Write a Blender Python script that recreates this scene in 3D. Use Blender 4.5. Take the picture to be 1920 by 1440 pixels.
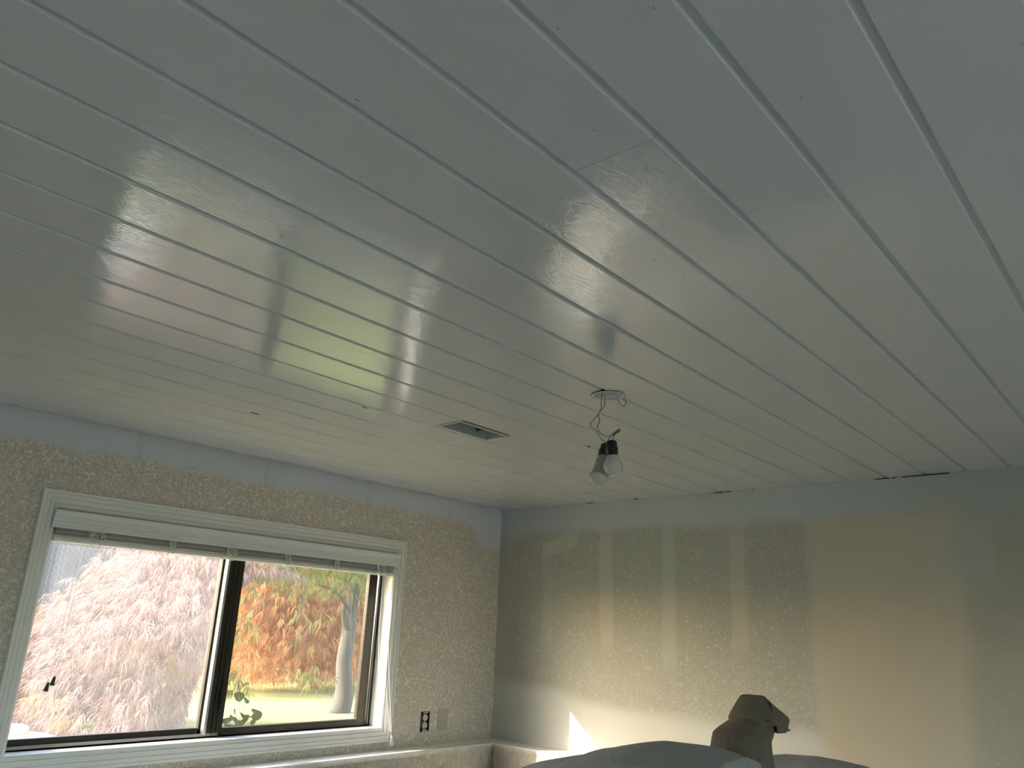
import bpy, bmesh, math, random
import numpy as np
from mathutils import Vector, Matrix
random.seed(7); rng = np.random.default_rng(7)
sc = bpy.context.scene
C = sc.collection
for o in list(bpy.data.objects): bpy.data.objects.remove(o, do_unlink=True)

# ------------------------------------------------------------------ camera
R = np.array([[0.6486542488532218, -0.7598489843584723, 0.04332650936852559],
              [0.2560939725496548, 0.16430132840020892, -0.9525864531420037],
              [0.7167032458893982, 0.628994908131477, 0.30116749970120577]])
F = 1464.75; CZ = 1.68
cam = bpy.data.cameras.new('camera'); camo = bpy.data.objects.new('camera', cam); C.objects.link(camo)
cam.sensor_width = 36; cam.lens = F / 1920 * 36; cam.clip_start = .02; cam.clip_end = 300
m = Matrix(((R[0][0], -R[1][0], -R[2][0], 0), (R[0][1], -R[1][1], -R[2][1], 0), (R[0][2], -R[1][2], -R[2][2], CZ), (0, 0, 0, 1)))
camo.matrix_world = m
sc.camera = camo

# ------------------------------------------------------------------ light
SUN = Vector((-.847, .556, .523)).normalized()
w = bpy.data.worlds.new('world'); sc.world = w; w.use_nodes = True
wn = w.node_tree.nodes; wl = w.node_tree.links
sky = wn.new('ShaderNodeTexSky'); sky.sky_type = 'NISHITA'; sky.sun_disc = False
sky.sun_elevation = math.asin(SUN.z); sky.sun_rotation = math.atan2(SUN.x, SUN.y)
sky.altitude = 50; sky.air_density = 1.0; sky.dust_density = 2.5; sky.ozone_density = 1
wl.new(sky.outputs[0], wn['Background'].inputs[0]); wn['Background'].inputs[1].default_value = .40
sl = bpy.data.lights.new('sun', 'SUN'); slo = bpy.data.objects.new('sun', sl); C.objects.link(slo)
sl.energy = 4.2; sl.angle = math.radians(.6); sl.color = (1, .985, .96)
slo.rotation_euler = (-SUN).to_track_quat('-Z', 'Y').to_euler(); slo.location = (-8, 9, 8)
sc.view_settings.view_transform = 'Standard'; sc.view_settings.look = 'None'
sc.view_settings.gamma = 1; sc.view_settings.use_curve_mapping = False
sc.view_settings.exposure = 1.80

# ------------------------------------------------------------------ helpers
def P(px, py, **k):
    d = R.T @ np.array([px - 960, py - 720, F]); (a, v), = k.items()
    t = v / d[1] if a == 'y' else v / d[0] if a == 'x' else (v - CZ) / d[2]
    p = d * t; return Vector((p[0], p[1], p[2] + CZ))

def tag(o, label=None, cat=None, group=None, kind=None):
    if label: o['label'] = label
    if cat: o['category'] = cat
    if group: o['group'] = group
    if kind: o['kind'] = kind
    return o

def mesh_obj(name, verts, faces, mat, parent=None, smooth=False):
    me = bpy.data.meshes.new(name); me.from_pydata([tuple(v) for v in verts], [], faces); me.update()
    bm = bmesh.new(); bm.from_mesh(me); bmesh.ops.recalc_face_normals(bm, faces=bm.faces); bm.to_mesh(me); bm.free()
    if smooth:
        for p in me.polygons: p.use_smooth = True
    o = bpy.data.objects.new(name, me); C.objects.link(o)
    if mat: me.materials.append(mat)
    if parent: o.parent = parent; o.matrix_parent_inverse = Matrix.Identity(4)
    return o

class MB:
    def __init__(s): s.v = []; s.f = []
    def add(s, v, f):
        b = len(s.v); s.v += [tuple(x) for x in v]; s.f += [tuple(i + b for i in q) for q in f]; return s
    def box(s, x0, x1, y0, y1, z0, z1):
        return s.add([(x, y, z) for x in (x0, x1) for y in (y0, y1) for z in (z0, z1)],
                     [(0, 1, 3, 2), (4, 6, 7, 5), (0, 4, 5, 1), (2, 3, 7, 6), (0, 2, 6, 4), (1, 5, 7, 3)])
    def prism(s, prof, axis, a, b):
        """prof: 2-D outline; extruded along axis from a to b"""
        n = len(prof)
        def mk(u, v, t): return (t, u, v) if axis == 0 else (u, t, v) if axis == 1 else (u, v, t)
        v = [mk(u, w_, a) for u, w_ in prof] + [mk(u, w_, b) for u, w_ in prof]
        f = [(i, (i + 1) % n, n + (i + 1) % n, n + i) for i in range(n)] + [tuple(range(n)), tuple(range(2 * n - 1, n - 1, -1))]
        return s.add(v, f)
    def tube(s, pts, r, n=8):
        pts = [Vector(p) for p in pts]; rs = r if isinstance(r, (list, tuple)) else [r] * len(pts)
        up = None; rings = []
        for i, p in enumerate(pts):
            t = (pts[min(i + 1, len(pts) - 1)] - pts[max(i - 1, 0)]).normalized()
            if up is None: up = t.orthogonal().normalized()
            up = (up - t * up.dot(t)); up = up.normalized() if up.length > 1e-6 else t.orthogonal().normalized()
            q = t.cross(up)
            rings.append([p + (up * math.cos(2 * math.pi * k / n) + q * math.sin(2 * math.pi * k / n)) * rs[i] for k in range(n)])
        v = [x for g in rings for x in g]; f = []
        for i in range(len(rings) - 1):
            for k in range(n): f.append((i * n + k, i * n + (k + 1) % n, (i + 1) * n + (k + 1) % n, (i + 1) * n + k))
        f += [tuple(range(n)), tuple(range((len(rings) - 1) * n, len(rings) * n))]
        return s.add(v, f)
    def lathe(s, base, axis, prof, n=24):
        """prof: (distance along axis, radius)"""
        axis = Vector(axis).normalized(); u = axis.orthogonal().normalized(); q = axis.cross(u); base = Vector(base)
        v = []; f = []
        for h, r in prof:
            for k in range(n):
                a = 2 * math.pi * k / n; v.append(base + axis * h + (u * math.cos(a) + q * math.sin(a)) * max(r, 1e-5))
        for i in range(len(prof) - 1):
            for k in range(n): f.append((i * n + k, i * n + (k + 1) % n, (i + 1) * n + (k + 1) % n, (i + 1) * n + k))
        f += [tuple(range(n)), tuple(range((len(prof) - 1) * n, len(prof) * n))]
        return s.add(v, f)
    def build(s, name, mat, parent=None, smooth=False): return mesh_obj(name, s.v, s.f, mat, parent, smooth)

def empty(name, loc):
    o = bpy.data.objects.new(name, None); o.location = loc; o.empty_display_size = .05; C.objects.link(o); return o
def part(mb, name, mat, root, smooth=False):
    """mb is in world coordinates; the part is stored relative to its thing's base"""
    off = root.matrix_world.translation if root.parent else Vector(root.location)
    if root.type == 'MESH': off = Vector((0, 0, 0)) if not root.parent else Vector(root.get('_off', (0, 0, 0)))
    mb.v = [tuple(Vector(x) - off) for x in mb.v]
    o = mb.build(name, mat, root, smooth); o['_off'] = tuple(off); return o
def bez(pts, n=8):
    """Catmull-Rom through the points"""
    p = [Vector(x) for x in pts]; p = [p[0] * 2 - p[1]] + p + [p[-1] * 2 - p[-2]]; out = []
    for i in range(1, len(p) - 2):
        for k in range(n):
            t = k / n; a, b, c, d = p[i - 1:i + 3]
            out.append(.5 * ((2 * b) + (c - a) * t + (2 * a - 5 * b + 4 * c - d) * t * t + (3 * b - a - 3 * c + d) * t ** 3))
    out.append(p[-2]); return out

# ------------------------------------------------------------------ materials
class NT:
    def __init__(s, name):
        s.m = bpy.data.materials.new(name); s.m.use_nodes = True; s.t = s.m.node_tree; s.n = s.t.nodes; s.l = s.t.links
        s.b = s.n['Principled BSDF']; s.out = s.n['Material Output']
        s.pos = s.n.new('ShaderNodeTexCoord').outputs['Object']
    def sep(s, v=None):
        q = s.n.new('ShaderNodeSeparateXYZ'); s.l.new(v or s.pos, q.inputs[0]); return q.outputs
    def set(s, inp, v):
        if isinstance(v, (int, float)): inp.default_value = v
        elif isinstance(v, (tuple, list)): inp.default_value = (*v, 1) if len(v) == 3 and len(inp.default_value) == 4 else v
        else: s.l.new(v, inp)
    def math(s, op, a, b=0., c=None, clamp=False):
        q = s.n.new('ShaderNodeMath'); q.operation = op; q.use_clamp = clamp; s.set(q.inputs[0], a); s.set(q.inputs[1], b)
        if c is not None: s.set(q.inputs[2], c)
        return q.outputs[0]
    def step(s, v, a, b):
        q = s.n.new('ShaderNodeMapRange'); q.interpolation_type = 'SMOOTHSTEP'; s.set(q.inputs[0], v); q.inputs[1].default_value = min(a, b); q.inputs[2].default_value = max(a, b)
        q.inputs[3].default_value = 0 if a < b else 1; q.inputs[4].default_value = 1 if a < b else 0; return q.outputs[0]
    def noise(s, scale, detail=2, rough=.5, dist=0, vec=None, stretch=None):
        v = vec or s.pos
        if stretch:
            mp = s.n.new('ShaderNodeMapping'); s.l.new(v, mp.inputs[0]); mp.inputs[3].default_value = stretch; v = mp.outputs[0]
        q = s.n.new('ShaderNodeTexNoise'); s.l.new(v, q.inputs['Vector']); q.inputs['Scale'].default_value = scale
        q.inputs['Detail'].default_value = detail; q.inputs['Roughness'].default_value = rough; q.inputs['Distortion'].default_value = dist
        return q.outputs['Fac']
    def mix(s, f, a, b):
        q = s.n.new('ShaderNodeMix'); q.data_type = 'RGBA'; s.set(q.inputs[0], f); s.set(q.inputs[6], a); s.set(q.inputs[7], b); return q.outputs[2]
    def bump(s, h, strength=.3, dist=.01):
        q = s.n.new('ShaderNodeBump'); q.inputs['Strength'].default_value = strength; q.inputs['Distance'].default_value = dist; s.l.new(h, q.inputs['Height']); s.l.new(q.outputs[0], s.b.inputs['Normal']); return q
    def fin(s, col=None, rough=None, metal=None, spec=None):
        if col is not None: s.set(s.b.inputs['Base Color'], col)
        if rough is not None: s.set(s.b.inputs['Roughness'], rough)
        if metal is not None: s.set(s.b.inputs['Metallic'], metal)
        if spec is not None: s.set(s.b.inputs['Specular IOR Level'], spec)
        return s.m
def simple(name, col, rough=.5, metal=0, var=.08, scale=30, bump=0):
    t = NT(name); n = t.noise(scale, 3)
    c = t.mix(n, tuple(x * (1 - var) for x in col), tuple(min(1, x * (1 + var)) for x in col))
    if bump: t.bump(t.noise(scale * 3, 3), bump, .003)
    return t.fin(c, rough, metal)

# glossy white paint on the boards
t = NT('ceiling_gloss_paint')
big = t.noise(1.6, 2); fine = t.noise(55, 3, .55, 1.5, stretch=(.6, 1.8, 1)); mid = t.noise(9, 2, .5, 0)
speck = t.step(t.noise(130, 1, .5, 0, stretch=(.35, 1, 1)), .795, .815)
col = t.mix(big, (.71, .695, .675), (.76, .745, .73)); col = t.mix(speck, col, (.30, .28, .26))
rg = t.math('MULTIPLY_ADD', t.step(t.noise(3.4, 5, .65, 0, stretch=(1, 1.6, 1)), .45, .75), .13, .04)
h = t.math('MULTIPLY_ADD', mid, 3.0, fine)
t.bump(h, .17, .0025)
PAINT = t.fin(col, rg, 0, .68)
t = NT('duct_metal'); DUCT = t.fin(t.mix(t.noise(20, 3), (.50, .51, .50), (.62, .63, .61)), .45, .3)
WHITE = simple('trim_white_paint', (.88, .87, .83), .32, var=.02, scale=12)
BLINDW = simple('blind_white_vinyl', (.88, .88, .86), .3, var=.02)
CORD = simple('white_cord', (.78, .77, .72), .7)
BRONZE = simple('dark_bronze_aluminium', (.045, .038, .03), .38, .6, var=.2)
TRACK = simple('weathered_aluminium', (.26, .25, .21), .42, .6, var=.15, scale=14)
SILVER = simple('bare_aluminium', (.62, .62, .6), .3, .9)
BLACK = simple('black_plastic', (.012, .011, .009), .38)
DARKG = simple('dark_grey_plastic', (.05, .05, .045), .4)
GREYP = simple('grey_plastic', (.16, .15, .13), .45)
WIRE = simple('old_grey_wire', (.30, .29, .26), .6)
IVORY = simple('ivory_plastic', (.62, .60, .52), .35)
BOXM = simple('inside_of_box', (.02, .02, .018), .8)
GALV = simple('box_metal', (.20, .205, .20), .45, .5)
PLATE = simple('masked_plate', (.50, .48, .44), .6, var=.05, scale=9)
FLOORM = simple('floor_drop_cloth', (.38, .35, .28), .85, var=.06, scale=5, bump=.2)
WALLW = simple('plain_wall_paint', (.74, .73, .69), .7, var=.04, scale=3)
SHEET = NT('grey_sheet'); SHEET.bump(SHEET.noise(9, 5, .6, 1.2), .55, .03)
SHEET = SHEET.fin(SHEET.mix(SHEET.noise(5, 3), (.27, .275, .265), (.34, .345, .335)), .75)
t = NT('brown_masking_paper'); t.bump(t.noise(22, 4, .6), .5, .01)
PAPER = t.fin(t.mix(t.noise(9, 4, .6), (.105, .085, .058), (.17, .14, .10)), .8)
def frosted(name, col, tr=.25):
    t = NT(name); t.b.inputs['Subsurface Weight'].default_value = tr; t.b.inputs['Subsurface Radius'].default_value = (.02, .02, .02)
    t.b.inputs['Coat Weight'].default_value = .6; t.b.inputs['Coat Roughness'].default_value = .05
    return t.fin(t.mix(t.noise(20), col, tuple(c * .96 for c in col)), .22)
FROST = frosted('frosted_bulb_glass', (.70, .67, .58)); BASEG = simple('bulb_collar_grey', (.40, .41, .38), .4)

def fleck_field(t, scale, lo, hi):
    a = t.noise(scale, 2, .55, 2.2); return t.step(a, lo, hi)
# left (window) wall : mottled taupe texture with sprayed grey primer along the top
t = NT('wall_north_texture'); x, y, z = t.sep()
fl = fleck_field(t, 44, .54, .60); tone = t.noise(2.0, 3)
base = t.mix(tone, (.56, .485, .405), (.63, .55, .46))
base = t.mix(t.step(t.noise(120, 2), .35, .7), base, (.76, .68, .58))
col = t.mix(fl, base, (.90, .86, .76))
# putty smears near the outlet
sm = t.math('MULTIPLY', t.step(x, 3.30, 3.36), t.step(x, 3.44, 3.36)); sm = t.math('MULTIPLY', sm, t.math('MULTIPLY', t.step(z, 1.15, 1.2), t.step(z, 1.27, 1.22)))
col = t.mix(t.math('MULTIPLY', sm, .45), col, (.72, .69, .62))
edge = t.math('MULTIPLY_ADD', t.noise(14, 4, .7), .10, z)           # z + noise
edge = t.math('MULTIPLY_ADD', t.noise(2.2, 2), .03, edge)
edge = t.math('MULTIPLY_ADD', t.step(x, 3.36, 3.56), .13, edge)
band = t.step(edge, 2.325, 2.375)
prim = t.mix(t.noise(6, 3), (.70, .73, .77), (.76, .78, .80))
seam = t.math('PINGPONG', t.math('SUBTRACT', x, .17), .305)
line = t.step(seam, .0035, .0012); line2 = t.step(t.math('ABSOLUTE', t.math('SUBTRACT', seam, .011)), .003, .001)
prim = t.mix(t.math('MULTIPLY', t.math('MAXIMUM', line, line2), .35), prim, (.42, .44, .44))
thick = t.math('MULTIPLY', band, t.step(fl, 0, 1)); prim = t.mix(t.math('MULTIPLY', fl, .25), prim, (.74, .75, .74))
col = t.mix(band, col, prim)
hh = t.math('MULTIPLY', fl, t.math('SUBTRACT', 1.0, t.math('MULTIPLY', band, .75)))
t.bump(hh, .55, .003)
WN = t.fin(col, .62)

# right wall : half skimmed, speckled, tan patch
t = NT('wall_east_texture'); x, y, z = t.sep()
wob = t.math('MULTIPLY_ADD', t.noise(5, 4, .6), .16, -.08)
wob2 = t.math('MULTIPLY_ADD', t.noise(3, 3, .55), .26, -.13)
yw = t.math('ADD', y, t.math('MULTIPLY', wob, .45)); zw = t.math('ADD', z, t.math('MULTIPLY', wob, .5))
yy = t.math('ADD', y, wob2)
def boxm(yv, zv, y0, y1, z0, z1, sy=.02, sz=.03):
    a = t.math('MULTIPLY', t.step(yv, y0 - sy, y0 + sy), t.step(yv, y1 + sy, y1 - sy))
    b = t.math('MULTIPLY', t.step(zv, z0 - sz, z0 + sz), t.step(zv, z1 + sz, z1 - sz))
    return t.math('MULTIPLY', a, b)
plain = t.mix(t.noise(2.5, 3), (.60, .59, .555), (.66, .65, .61))
fl = fleck_field(t, 46, .56, .63)
green = t.mix(t.noise(3.2, 3), (0.414, 0.421, 0.362), (0.462, 0.435, 0.380))
pinkn = t.step(t.noise(2.3, 2), .52, .66); green = t.mix(t.math('MULTIPLY', pinkn, .35), green, (0.511, 0.414, 0.366))
spk = t.mix(t.math('MULTIPLY', fl, .58), green, (.70, .69, .62))
smeared = t.step(t.noise(2.7, 3, .6), .40, .66)
spk = t.mix(t.math('MULTIPLY', smeared, .18), spk, (0.524, 0.517, 0.448))
lowedge = t.math('SUBTRACT', zw, t.math('MULTIPLY', t.step(y, 2.2, 3.2), .09))
lower = t.math('MULTIPLY', t.step(lowedge, 1.27, 1.36), t.step(yw, 1.27, 1.40))
col = t.mix(lower, plain, spk)
tan = t.mix(t.noise(4, 3), (.565, .50, .395), (.63, .55, .44))
tmask = boxm(yy, zw, .80, 1.42, 1.25, 2.23, .07, .06); tlow = t.step(z, 1.55, 1.2)
tan = t.mix(t.math('MULTIPLY', tlow, .5), tan, (0.593, 0.524, 0.414))
spkr = t.step(yy, .82, .70)
gr = t.mix(t.noise(5, 4, .65), (0.380, 0.380, 0.324), (0.497, 0.455, 0.380))
col = t.mix(t.math('MULTIPLY', t.step(y, 1.40, 1.30), 1.0), col, tan)
col = t.mix(t.math('MULTIPLY', spkr, .85), col, t.mix(t.math('MULTIPLY', fl, .35), gr, (0.607, 0.593, 0.511)))
mud = t.mix(t.noise(7, 3), (0.545, 0.504, 0.435), (0.614, 0.559, 0.483)); mudg = (0.552, 0.545, 0.483)
for i, (yc, wd, z0, z1) in enumerate([(2.885, .032, 1.60, 2.2), (2.477, .042, 1.61, 2.24), (2.093, .038, 1.54, 2.24), (1.708, .038, 1.63, 2.24)]):
    wz = t.math('MULTIPLY', t.math('SUBTRACT', t.noise(2.2, 1, .5, 0, stretch=(1, 2 + i, 1)), .5), .05)
    mk = boxm(t.math('ADD', y, wz), z, yc - wd, yc + wd, z0, z1, .014, .06)
    col = t.mix(t.math('MULTIPLY', mk, .55 if i == 0 else .85), col, mud if i in (1, 3) else mudg)
zs = t.math('ADD', z, t.math('MULTIPLY', t.math('SUBTRACT', y, 2.65), .30))
col = t.mix(t.math('MULTIPLY', boxm(y, zs, 2.67, 2.93, 2.17, 2.26, .012, .012), .8), col, (0.600, 0.580, 0.504))
col = t.mix(t.math('MULTIPLY', boxm(y, z, 3.15, 3.30, 1.0, 2.4, .03, .03), .35), col, (0.552, 0.524, 0.455))
band = t.step(t.math('MULTIPLY_ADD', t.noise(4, 3, .6), .10, z), 2.25, 2.33)
prim = t.mix(t.noise(3, 3), (0.531, 0.559, 0.586), (0.593, 0.614, 0.621))
prim = t.mix(t.step(y, 1.5, .5), prim, (0.455, 0.469, 0.448))
col = t.mix(band, col, prim)
col = t.mix(t.math('MULTIPLY', boxm(yw, zw, .62, .80, 1.95, 2.22, .03, .05), .5), col, (0.524, 0.531, 0.476))
t.bump(t.math('MULTIPLY', fl, lower), .35, .003)
WE = t.fin(col, .6)

# glass
def glass(name, dirt, col):
    t = NT(name); n = t.n
    tr = n.new('ShaderNodeBsdfTransparent'); tr.inputs[0].default_value = (.97, .98, .97, 1)
    gl = n.new('ShaderNodeBsdfGlossy'); gl.inputs['Roughness'].default_value = .02
    fr = n.new('ShaderNodeFresnel'); g_ = n.new('ShaderNodeNewGeometry')
    t.l.new(t.math('MULTIPLY_ADD', g_.outputs['Backfacing'], 1 / 1.5 - 1.5, 1.5), fr.inputs[0])     # same reflectance on both faces of the thin pane
    m1 = n.new('ShaderNodeMixShader'); t.l.new(fr.outputs[0], m1.inputs[0]); t.l.new(tr.outputs[0], m1.inputs[1]); t.l.new(gl.outputs[0], m1.inputs[2])
    td = n.new('ShaderNodeBsdfTranslucent'); td.inputs[0].default_value = (*col, 1)
    m2 = n.new('ShaderNodeMixShader'); f = t.math('MULTIPLY_ADD', t.noise(6, 4, .6), dirt, dirt * .5); t.l.new(f, m2.inputs[0])
    t.l.new(m1.outputs[0], m2.inputs[1]); t.l.new(td.outputs[0], m2.inputs[2]); t.l.new(m2.outputs[0], t.out.inputs[0]); return t.m
GLASS_DUSTY = glass('dusty_glass', .03, (.95, .93, .95)); GLASS = glass('clear_glass', .008, (.95, .95, .95))
# plastic film
t = NT('plastic_film'); n = t.n
tr = n.new('ShaderNodeBsdfTransparent'); tr.inputs[0].default_value = (.93, .93, .9, 1)
t.bump(t.noise(30, 4, .6), .4, .01); t.fin((.80, .78, .72), .22)
mx = n.new('ShaderNodeMixShader'); lw_ = n.new('ShaderNodeLayerWeight'); lw_.inputs[0].default_value = .5
t.l.new(t.math('ADD', t.math('MULTIPLY', t.noise(12, 4, .6), .45), t.math('MULTIPLY', t.math('POWER', lw_.outputs['Facing'], 2.0), .75), clamp=True), mx.inputs[0])
t.l.new(tr.outputs[0], mx.inputs[1]); t.l.new(t.b.outputs[0], mx.inputs[2]); t.l.new(mx.outputs[0], t.out.inputs[0]); FILM = t.m

def leafmat(name, c1, c2, c3, tl=.45, patch=.62):
    t = NT(name); n = t.n
    g = n.new('ShaderNodeNewGeometry'); rnd = g.outputs['Random Per Island']
    c = t.mix(rnd, c1, c2); c = t.mix(t.math('MULTIPLY', t.step(t.noise(2.6, 3, .6), patch, patch + .08), .8), c, c3)
    d = n.new('ShaderNodeBsdfDiffuse'); tt = n.new('ShaderNodeBsdfTranslucent'); t.l.new(c, d.inputs[0]); t.l.new(c, tt.inputs[0])
    mx = n.new('ShaderNodeMixShader'); mx.inputs[0].default_value = tl; t.l.new(d.outputs[0], mx.inputs[1]); t.l.new(tt.outputs[0], mx.inputs[2]); t.l.new(mx.outputs[0], t.out.inputs[0]); return t.m
L_PINK = leafmat('pink_maple_leaf', (.165, .092, .080), (.42, .305, .275), (.32, .19, .06), .42, .60)
L_ORANGE = leafmat('orange_maple_leaf', (.46, .20, .075), (.78, .45, .21), (.82, .56, .32), .5, .6)
L_GREEN = leafmat('olive_maple_leaf', (.13, .125, .05), (.25, .26, .09), (.30, .19, .08), .5, .6)
L_DARK = leafmat('round_green_leaf', (.035, .055, .012), (.06, .09, .02), (.07, .09, .02), .25)
L_HEDGE = leafmat('far_hedge_leaf', (.10, .15, .04), (.22, .27, .08), (.3, .28, .1), .35)
BARK = simple('grey_bark', (.066, .057, .046), .85, var=.45, scale=6, bump=.15)
TWIG = simple('dark_twig', (.20, .12, .07), .8)
t = NT('lawn_grass'); t.bump(t.noise(60, 3), .6, .03)
LAWN = t.fin(t.mix(t.noise(1.4, 4, .6), (.31, .32, .09), (.40, .41, .13)), .9)
SLATM = simple('grey_fence_slat', (.10, .105, .13), .6, var=.1, scale=3)
WIREM = simple('galvanised_wire', (.26, .27, .29), .45, .5)
COVER = simple('pale_cover', (.80, .80, .79), .5, var=.04); CAPM = simple('grey_cap', (.42, .43, .43), .6)

# ------------------------------------------------------------------ room dimensions
XW, YW, H = 3.677, 3.263, 2.4          # east wall, window wall, board face
X0, Y0 = -1.7, -2.6
WX0, WX1, WZ0, WZ1 = 1.128, 2.832, 1.184, 2.055      # window opening
YO = 3.43                                            # outer face of the window wall
def struct(o): o['kind'] = 'structure'; return o

fl_ = struct(MB().box(X0, XW, Y0, YW, -.1, 0).build('floor', FLOORM))
wn_ = MB().box(X0, WX0, YW, YO, 0, 2.6).box(WX1, XW + .15, YW, YO, 0, 2.6).box(WX0, WX1, YW, YO, 0, WZ0).box(WX0, WX1, YW, YO, WZ1, 2.6)
# cut the outlet hole by building the right pier round it
OX0, OX1, OZ0, OZ1 = 3.107, 3.173, 1.151, 1.250
wn_ = MB().box(X0, WX0, YW, YO, 0, 2.6).box(WX0, WX1, YW, YO, 0, WZ0).box(WX0, WX1, YW, YO, WZ1, 2.6)
wn_.box(WX1, OX0, YW, YO, 0, 2.6).box(OX1, XW + .15, YW, YO, 0, 2.6).box(OX0, OX1, YW, YO, 0, OZ0).box(OX0, OX1, YW, YO, OZ1, 2.6).box(OX0, OX1, YW + .06, YO, OZ0, OZ1)
wall_n = struct(wn_.build('wall_north', WN))
wall_e = struct(MB().box(XW, XW + .15, Y0, YW, 0, 2.6).build('wall_east', WE))
wall_w = struct(MB().box(X0 - .15, X0, Y0, YO, 0, 2.6).build('wall_west', WALLW))
# south wall; its wide unseen glazed door is added to light the room
DX0, DX1, DZ1 = -1.5, 3.2, 2.25
wall_s = struct(MB().box(X0 - .15, DX0, Y0 - .15, Y0, 0, 2.6).box(DX1, XW + .15, Y0 - .15, Y0, 0, 2.6).box(DX0, DX1, Y0 - .15, Y0, DZ1, 2.6).build('wall_south', WALLW))
fill_light_door = empty('fill_light_door_1', ((DX0 + DX1) / 2, Y0 - .08, 0)); struct(fill_light_door)
fm = MB()
for a, b in ((DX0, DX0 + .05), (.87, .94), (DX1 - .05, DX1)): fm.box(a, b, Y0 - .11, Y0 - .05, 0, DZ1)
fm.box(DX0 + .05, DX1 - .05, Y0 - .11, Y0 - .05, DZ1 - .05, DZ1).box(DX0 + .05, DX1 - .05, Y0 - .11, Y0 - .05, 0, .05)
part(fm, 'fill_door_frame', WHITE, fill_light_door)
for a, b in ((DX0 + .05, .87), (.94, DX1 - .05)): part(MB().box(a, b, Y0 - .083, Y0 - .079, .05, DZ1 - .05), 'fill_door_glass', GLASS, fill_light_door)

# lower walls that stand proud of the upper ones, with their cap ledges
LD = .138; LZ = 1.086
lw = MB().box(X0, XW, YW - LD + .006, YW, 0, LZ - .022).build('lower_wall', WN, wall_n)
le = MB().box(XW - LD + .006, XW, Y0, YW - LD, 0, LZ - .022).build('lower_wall', WN, wall_e)
struct(MB().prism([(YW - LD, LZ - .022), (YW - LD, LZ - .004), (YW - LD + .004, LZ), (YW, LZ), (YW, LZ - .022)], 0, X0, XW).build('trim_1', WHITE))
struct(MB().prism([(XW - LD, LZ - .022), (XW - LD, LZ - .004), (XW - LD + .004, LZ), (XW, LZ), (XW, LZ - .022)], 1, Y0, YW - LD).build('trim_2', WHITE))

# ------------------------------------------------------------------ ceiling of tongue-and-groove boards
ceil = struct(MB().box(X0 - .15, XW + .15, Y0 - .15, YO, 2.56, 2.66).build('ceiling', simple('roof_deck', (.16, .12, .08), .8)))
PW = .1587; YS = .5085
rows = []
k = -20
while True:
    a = YS + PW * k; b = a + PW
    if a < Y0: k += 1; a0 = max(a, Y0)
    else: a0 = a; k += 1
    if b <= Y0: continue
    if a0 > YW - .02: break
    rows.append((a0, min(b, YW - .011)))
def joint(p, q): return P(*p, z=H), P(*q, z=H)
jn = {}
for px, py in [(1155, 291), (470, 668), (1655, 795), (935, 672), (525, 752)]:
    p = P(px, py, z=H); jn.setdefault(round((p.y - YS) / PW - .5), []).append(p.x)
def plank_mb(y0, y1, xa, xb, dz):
    g = .0115; z = H + dz
    prof = [(y0, z + .0075), (y0 + g - .0015, z + .0075), (y0 + g + .0008, z + .0015), (y0 + g + .0028, z), (y1 - .0022, z), (y1, z + .002), (y1, z + .019), (y0, z + .019)]
    return MB().prism(prof, 0, xa, xb)
holes = []
VX0, VX1, VY0, VY1 = 1.957, 2.214, 1.957, 2.068          # register opening
LCX, LCY, LR = 1.967, 1.322, .050                        # light box
planks = []
for (a, b) in rows:
    kk = round(((a + b) / 2 - YS) / PW - .5)
    cuts = sorted(jn.get(kk, []))
    if b < .1: cuts = [random.uniform(-1, 3)]
    xs = [X0] + cuts + [XW - .0015]
    for i in range(len(xs) - 1):
        dz = random.uniform(-.0004, .0004) + (.0007 if i % 2 else 0)
        xa, xb = xs[i], xs[i + 1] - (.0022 if i < len(xs) - 2 else 0)
        if a < VY0 < b and xa < VX0 < xb:
            mb = plank_mb(a, b, xa, VX0, dz)
            m2 = plank_mb(a, b, VX1, xb, dz); mb.add(m2.v, m2.f)
            mb.box(VX0, VX1, VY1, b, H + dz, H + .019)
            o = mb.build('plank', PAINT, ceil)
        else:
            o = plank_mb(a, b, xa, xb, dz).build('plank', PAINT, ceil)
            if a < LCY + LR and b > LCY - LR: holes.append(o)
        planks.append(o)
cut = MB().lathe((LCX, LCY, H - .05), (0, 0, 1), [(0, LR), (.12, LR)], 40).build('cutter', None)
bpy.context.view_layer.update()
for o in holes:
    md = o.modifiers.new('b', 'BOOLEAN'); md.object = cut; md.operation = 'DIFFERENCE'; md.solver = 'EXACT'
dg = bpy.context.evaluated_depsgraph_get()
for o in holes:
    me = bpy.data.meshes.new_from_object(o.evaluated_get(dg)); o.modifiers.clear(); o.data = me
bpy.data.objects.remove(cut, do_unlink=True)

# nicks and splits in the boards, as in old lumber
def nick(px, py, L, wd, ang=0, name='nick'):
    p = P(px, py, z=H); c, s = math.cos(ang), math.sin(ang); v = []
    for u, w_ in ((-L, 0), (-L * .4, wd), (L * .5, wd * .8), (L, 0), (L * .4, -wd), (-L * .5, -wd * .7)):
        v.append((p.x + c * u - s * w_, p.y + s * u + c * w_, H - .0012))
    v2 = [(x, y, H + .002) for x, y, z in v]
    return MB().add(v + v2, [(0, 1, 2, 3, 4, 5)] + [(i, (i + 1) % 6, 6 + (i + 1) % 6, 6 + i) for i in range(6)])
NICK = simple('bare_wood_nick', (.13, .11, .09), .8)
for (px, py, L, wd, an) in [(1213, 310, .013, .0012, .25), (478, 775, .022, .006, .1), (684, 764, .014, .004, 0), (1104, 838, .011, .004, 0), (1490, 487, .008, .003, 1.2), (1676, 463, .008, .003, 1.), (1186, 518, .012, .0012, .5), (356, 133, .01, .0025, .6)]:
    part(nick(px, py, L, wd, an), 'nick', NICK if L > .0135 or px == 1104 else PAINT, ceil)
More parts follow.
